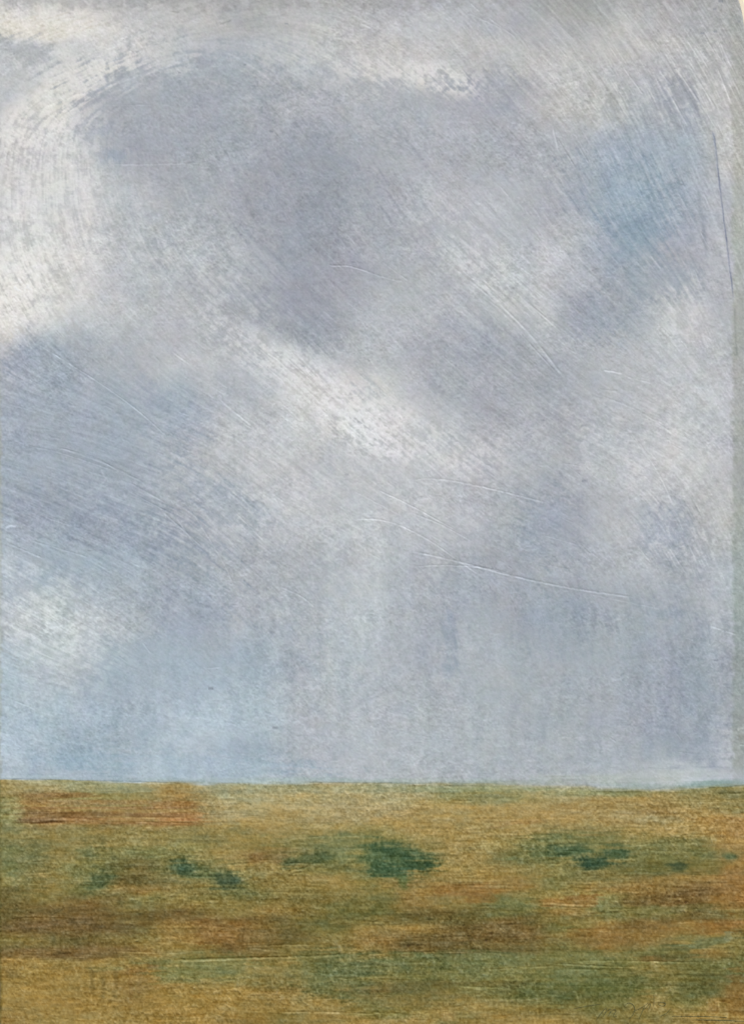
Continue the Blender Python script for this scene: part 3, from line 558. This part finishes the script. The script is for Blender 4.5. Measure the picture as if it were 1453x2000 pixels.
# ---- the signature, in thin brown ink at the lower right, and its underline
def zs(pts): return [(1100 + x / 4.116, 1900 + y / 4.116) for x, y in pts]
SIG = [([(82,290),(130,278),(185,268),(250,258),(300,252)],1.0), ([(262,382),(285,348),(312,312),(336,284),(346,292),(330,330),(316,352)],1.5), ([(330,330),(352,306),(374,288),(384,296),(368,330),(358,348)],1.5),
 ([(368,330),(392,304),(412,292),(424,302),(404,332),(398,350),(412,356),(430,346)],1.4), ([(488,268),(502,250),(526,240),(552,250),(570,276),(572,306),(556,338),(536,362),(522,372)],1.5),
 ([(560,312),(590,298),(640,272),(680,240)],1.1), ([(606,368),(622,334),(640,292),(654,262)],1.4), ([(640,300),(664,276),(692,246),(700,252),(688,280),(684,300)],1.3), ([(724,176),(727,215),(724,268)],1.0),
 ([(758,250),(780,266),(804,268),(822,252),(812,240),(780,236),(762,246)],1.5), ([(780,346),(806,338),(832,320),(850,300),(862,286)],1.2), ([(870,350),(930,348),(1000,349),(1100,350),(1200,352),(1312,358)],1.5), ([(1040,378),(1140,379),(1250,381),(1310,382),(1453,391)],1.7)]
def face_h(px, py):
    i = int(np.clip(np.searchsorted(xs, px), 1, NX - 2)); j = int(np.clip(np.searchsorted(ys, py), 1, NY - 2))
    return float(H[j - 1:j + 2, i - 1:i + 2].max()) * RELIEF
vs, fs = [], []
rs2 = np.random.RandomState(4)
for pts, wd in SIG:
    P = np.array(zs(pts))
    for _ in range(2):
        Q = [P[0]]
        for a, c in zip(P[:-1], P[1:]): Q += [a * .75 + c * .25, a * .25 + c * .75]
        P = np.array(Q + [P[-1]])
    d = np.gradient(P, axis=0); d /= np.linalg.norm(d, axis=1, keepdims=True) + 1e-9
    nn = np.stack([-d[:, 1], d[:, 0]], 1)
    base = len(vs)
    for k, (p, q) in enumerate(zip(P, nn)):
        f = k / (len(P) - 1); ww = wd * (.35 + .65 * math.sin(math.pi * min(1, max(0, .08 + .84 * f)))) * rs2.uniform(.75, 1.15) * .45
        h = face_h(*p)
        for s_, hh in ((-1, .1), (0, .55), (1, .1)):
            v = p + q * ww * s_; vs.append(place(v[0], v[1], h + hh * PX))
    for k in range(len(P) - 1):
        a = base + 3 * k
        fs += [(a, a + 1, a + 4, a + 3), (a + 1, a + 2, a + 5, a + 4)]
me = bpy.data.meshes.new("signature"); me.from_pydata(vs, [], fs); me.update()
for p in me.polygons: p.use_smooth = True
mi, t, b = mat("ink", .6, .2)
nz = t.nodes.new("ShaderNodeTexNoise"); nz.inputs["Scale"].default_value = 700
cr = t.nodes.new("ShaderNodeValToRGB"); cr.color_ramp.elements[0].position = .3; cr.color_ramp.elements[1].position = .7
cr.color_ramp.elements[0].color = (*(lin((76, 78, 48)) * np.array(GAIN)), 1); cr.color_ramp.elements[1].color = (*(lin((98, 98, 60)) * np.array(GAIN)), 1)
tc = t.nodes.new("ShaderNodeTexCoord"); t.links.new(tc.outputs["Object"], nz.inputs["Vector"])
t.links.new(nz.outputs["Fac"], cr.inputs[0]); t.links.new(cr.outputs[0], b.inputs["Base Color"])
part("signature", me, mi, "faint handwritten signature in brown ink with a long underline, lower right corner")

# ================================================================ the wall behind, cream plaster
def wall():
    me = bpy.data.meshes.new("wall")
    vs = []; fs = []
    x0, x1, z0, z1, y0, y1 = -4, 4, -.002, 3.2, T1 + .0012, .22
    vs = [(x0, y0, z0), (x1, y0, z0), (x1, y0, z1), (x0, y0, z1), (x0, y1, z0), (x1, y1, z0), (x1, y1, z1), (x0, y1, z1)]
    fs = [(0, 1, 2, 3), (5, 4, 7, 6), (4, 0, 3, 7), (1, 5, 6, 2), (3, 2, 6, 7), (4, 5, 1, 0)]
    me.from_pydata(vs, [], fs); me.update()
    m, t, b = mat("cream_plaster", .9, .15)
    tc = t.nodes.new("ShaderNodeTexCoord")
    a = t.nodes.new("ShaderNodeTexNoise"); a.inputs["Scale"].default_value = 3; a.inputs["Detail"].default_value = 6
    t.links.new(tc.outputs["Object"], a.inputs["Vector"])
    cr = t.nodes.new("ShaderNodeValToRGB"); cr.color_ramp.elements[0].color = (.74, .66, .52, 1); cr.color_ramp.elements[1].color = (.82, .75, .61, 1)
    t.links.new(a.outputs["Fac"], cr.inputs[0]); t.links.new(cr.outputs[0], b.inputs["Base Color"])
    c = t.nodes.new("ShaderNodeTexNoise"); c.inputs["Scale"].default_value = 160; c.inputs["Detail"].default_value = 4
    t.links.new(tc.outputs["Object"], c.inputs["Vector"])
    bp = t.nodes.new("ShaderNodeBump"); bp.inputs["Strength"].default_value = .3; bp.inputs["Distance"].default_value = .001
    t.links.new(c.outputs["Fac"], bp.inputs["Height"]); t.links.new(bp.outputs[0], b.inputs["Normal"])
    me.materials.append(m)
    o = bpy.data.objects.new("wall", me); sc.collection.objects.link(o); o["kind"] = "structure"
wall()
def ground():
    me = bpy.data.meshes.new("ground")
    S = 60; me.from_pydata([(-S, -S, 0), (S, -S, 0), (S, S, 0), (-S, S, 0)], [], [(0, 1, 2, 3)]); me.update()
    m, t, b = mat("worn_paving", .9, .2)
    tc = t.nodes.new("ShaderNodeTexCoord"); a = t.nodes.new("ShaderNodeTexNoise"); a.inputs["Scale"].default_value = 2.5; a.inputs["Detail"].default_value = 8
    t.links.new(tc.outputs["Object"], a.inputs["Vector"])
    cr = t.nodes.new("ShaderNodeValToRGB"); cr.color_ramp.elements[0].color = (.22, .20, .17, 1); cr.color_ramp.elements[1].color = (.36, .33, .29, 1)
    t.links.new(a.outputs["Fac"], cr.inputs[0]); t.links.new(cr.outputs[0], b.inputs["Base Color"])
    me.materials.append(m)
    o = bpy.data.objects.new("ground", me); sc.collection.objects.link(o); o["kind"] = "structure"
ground()
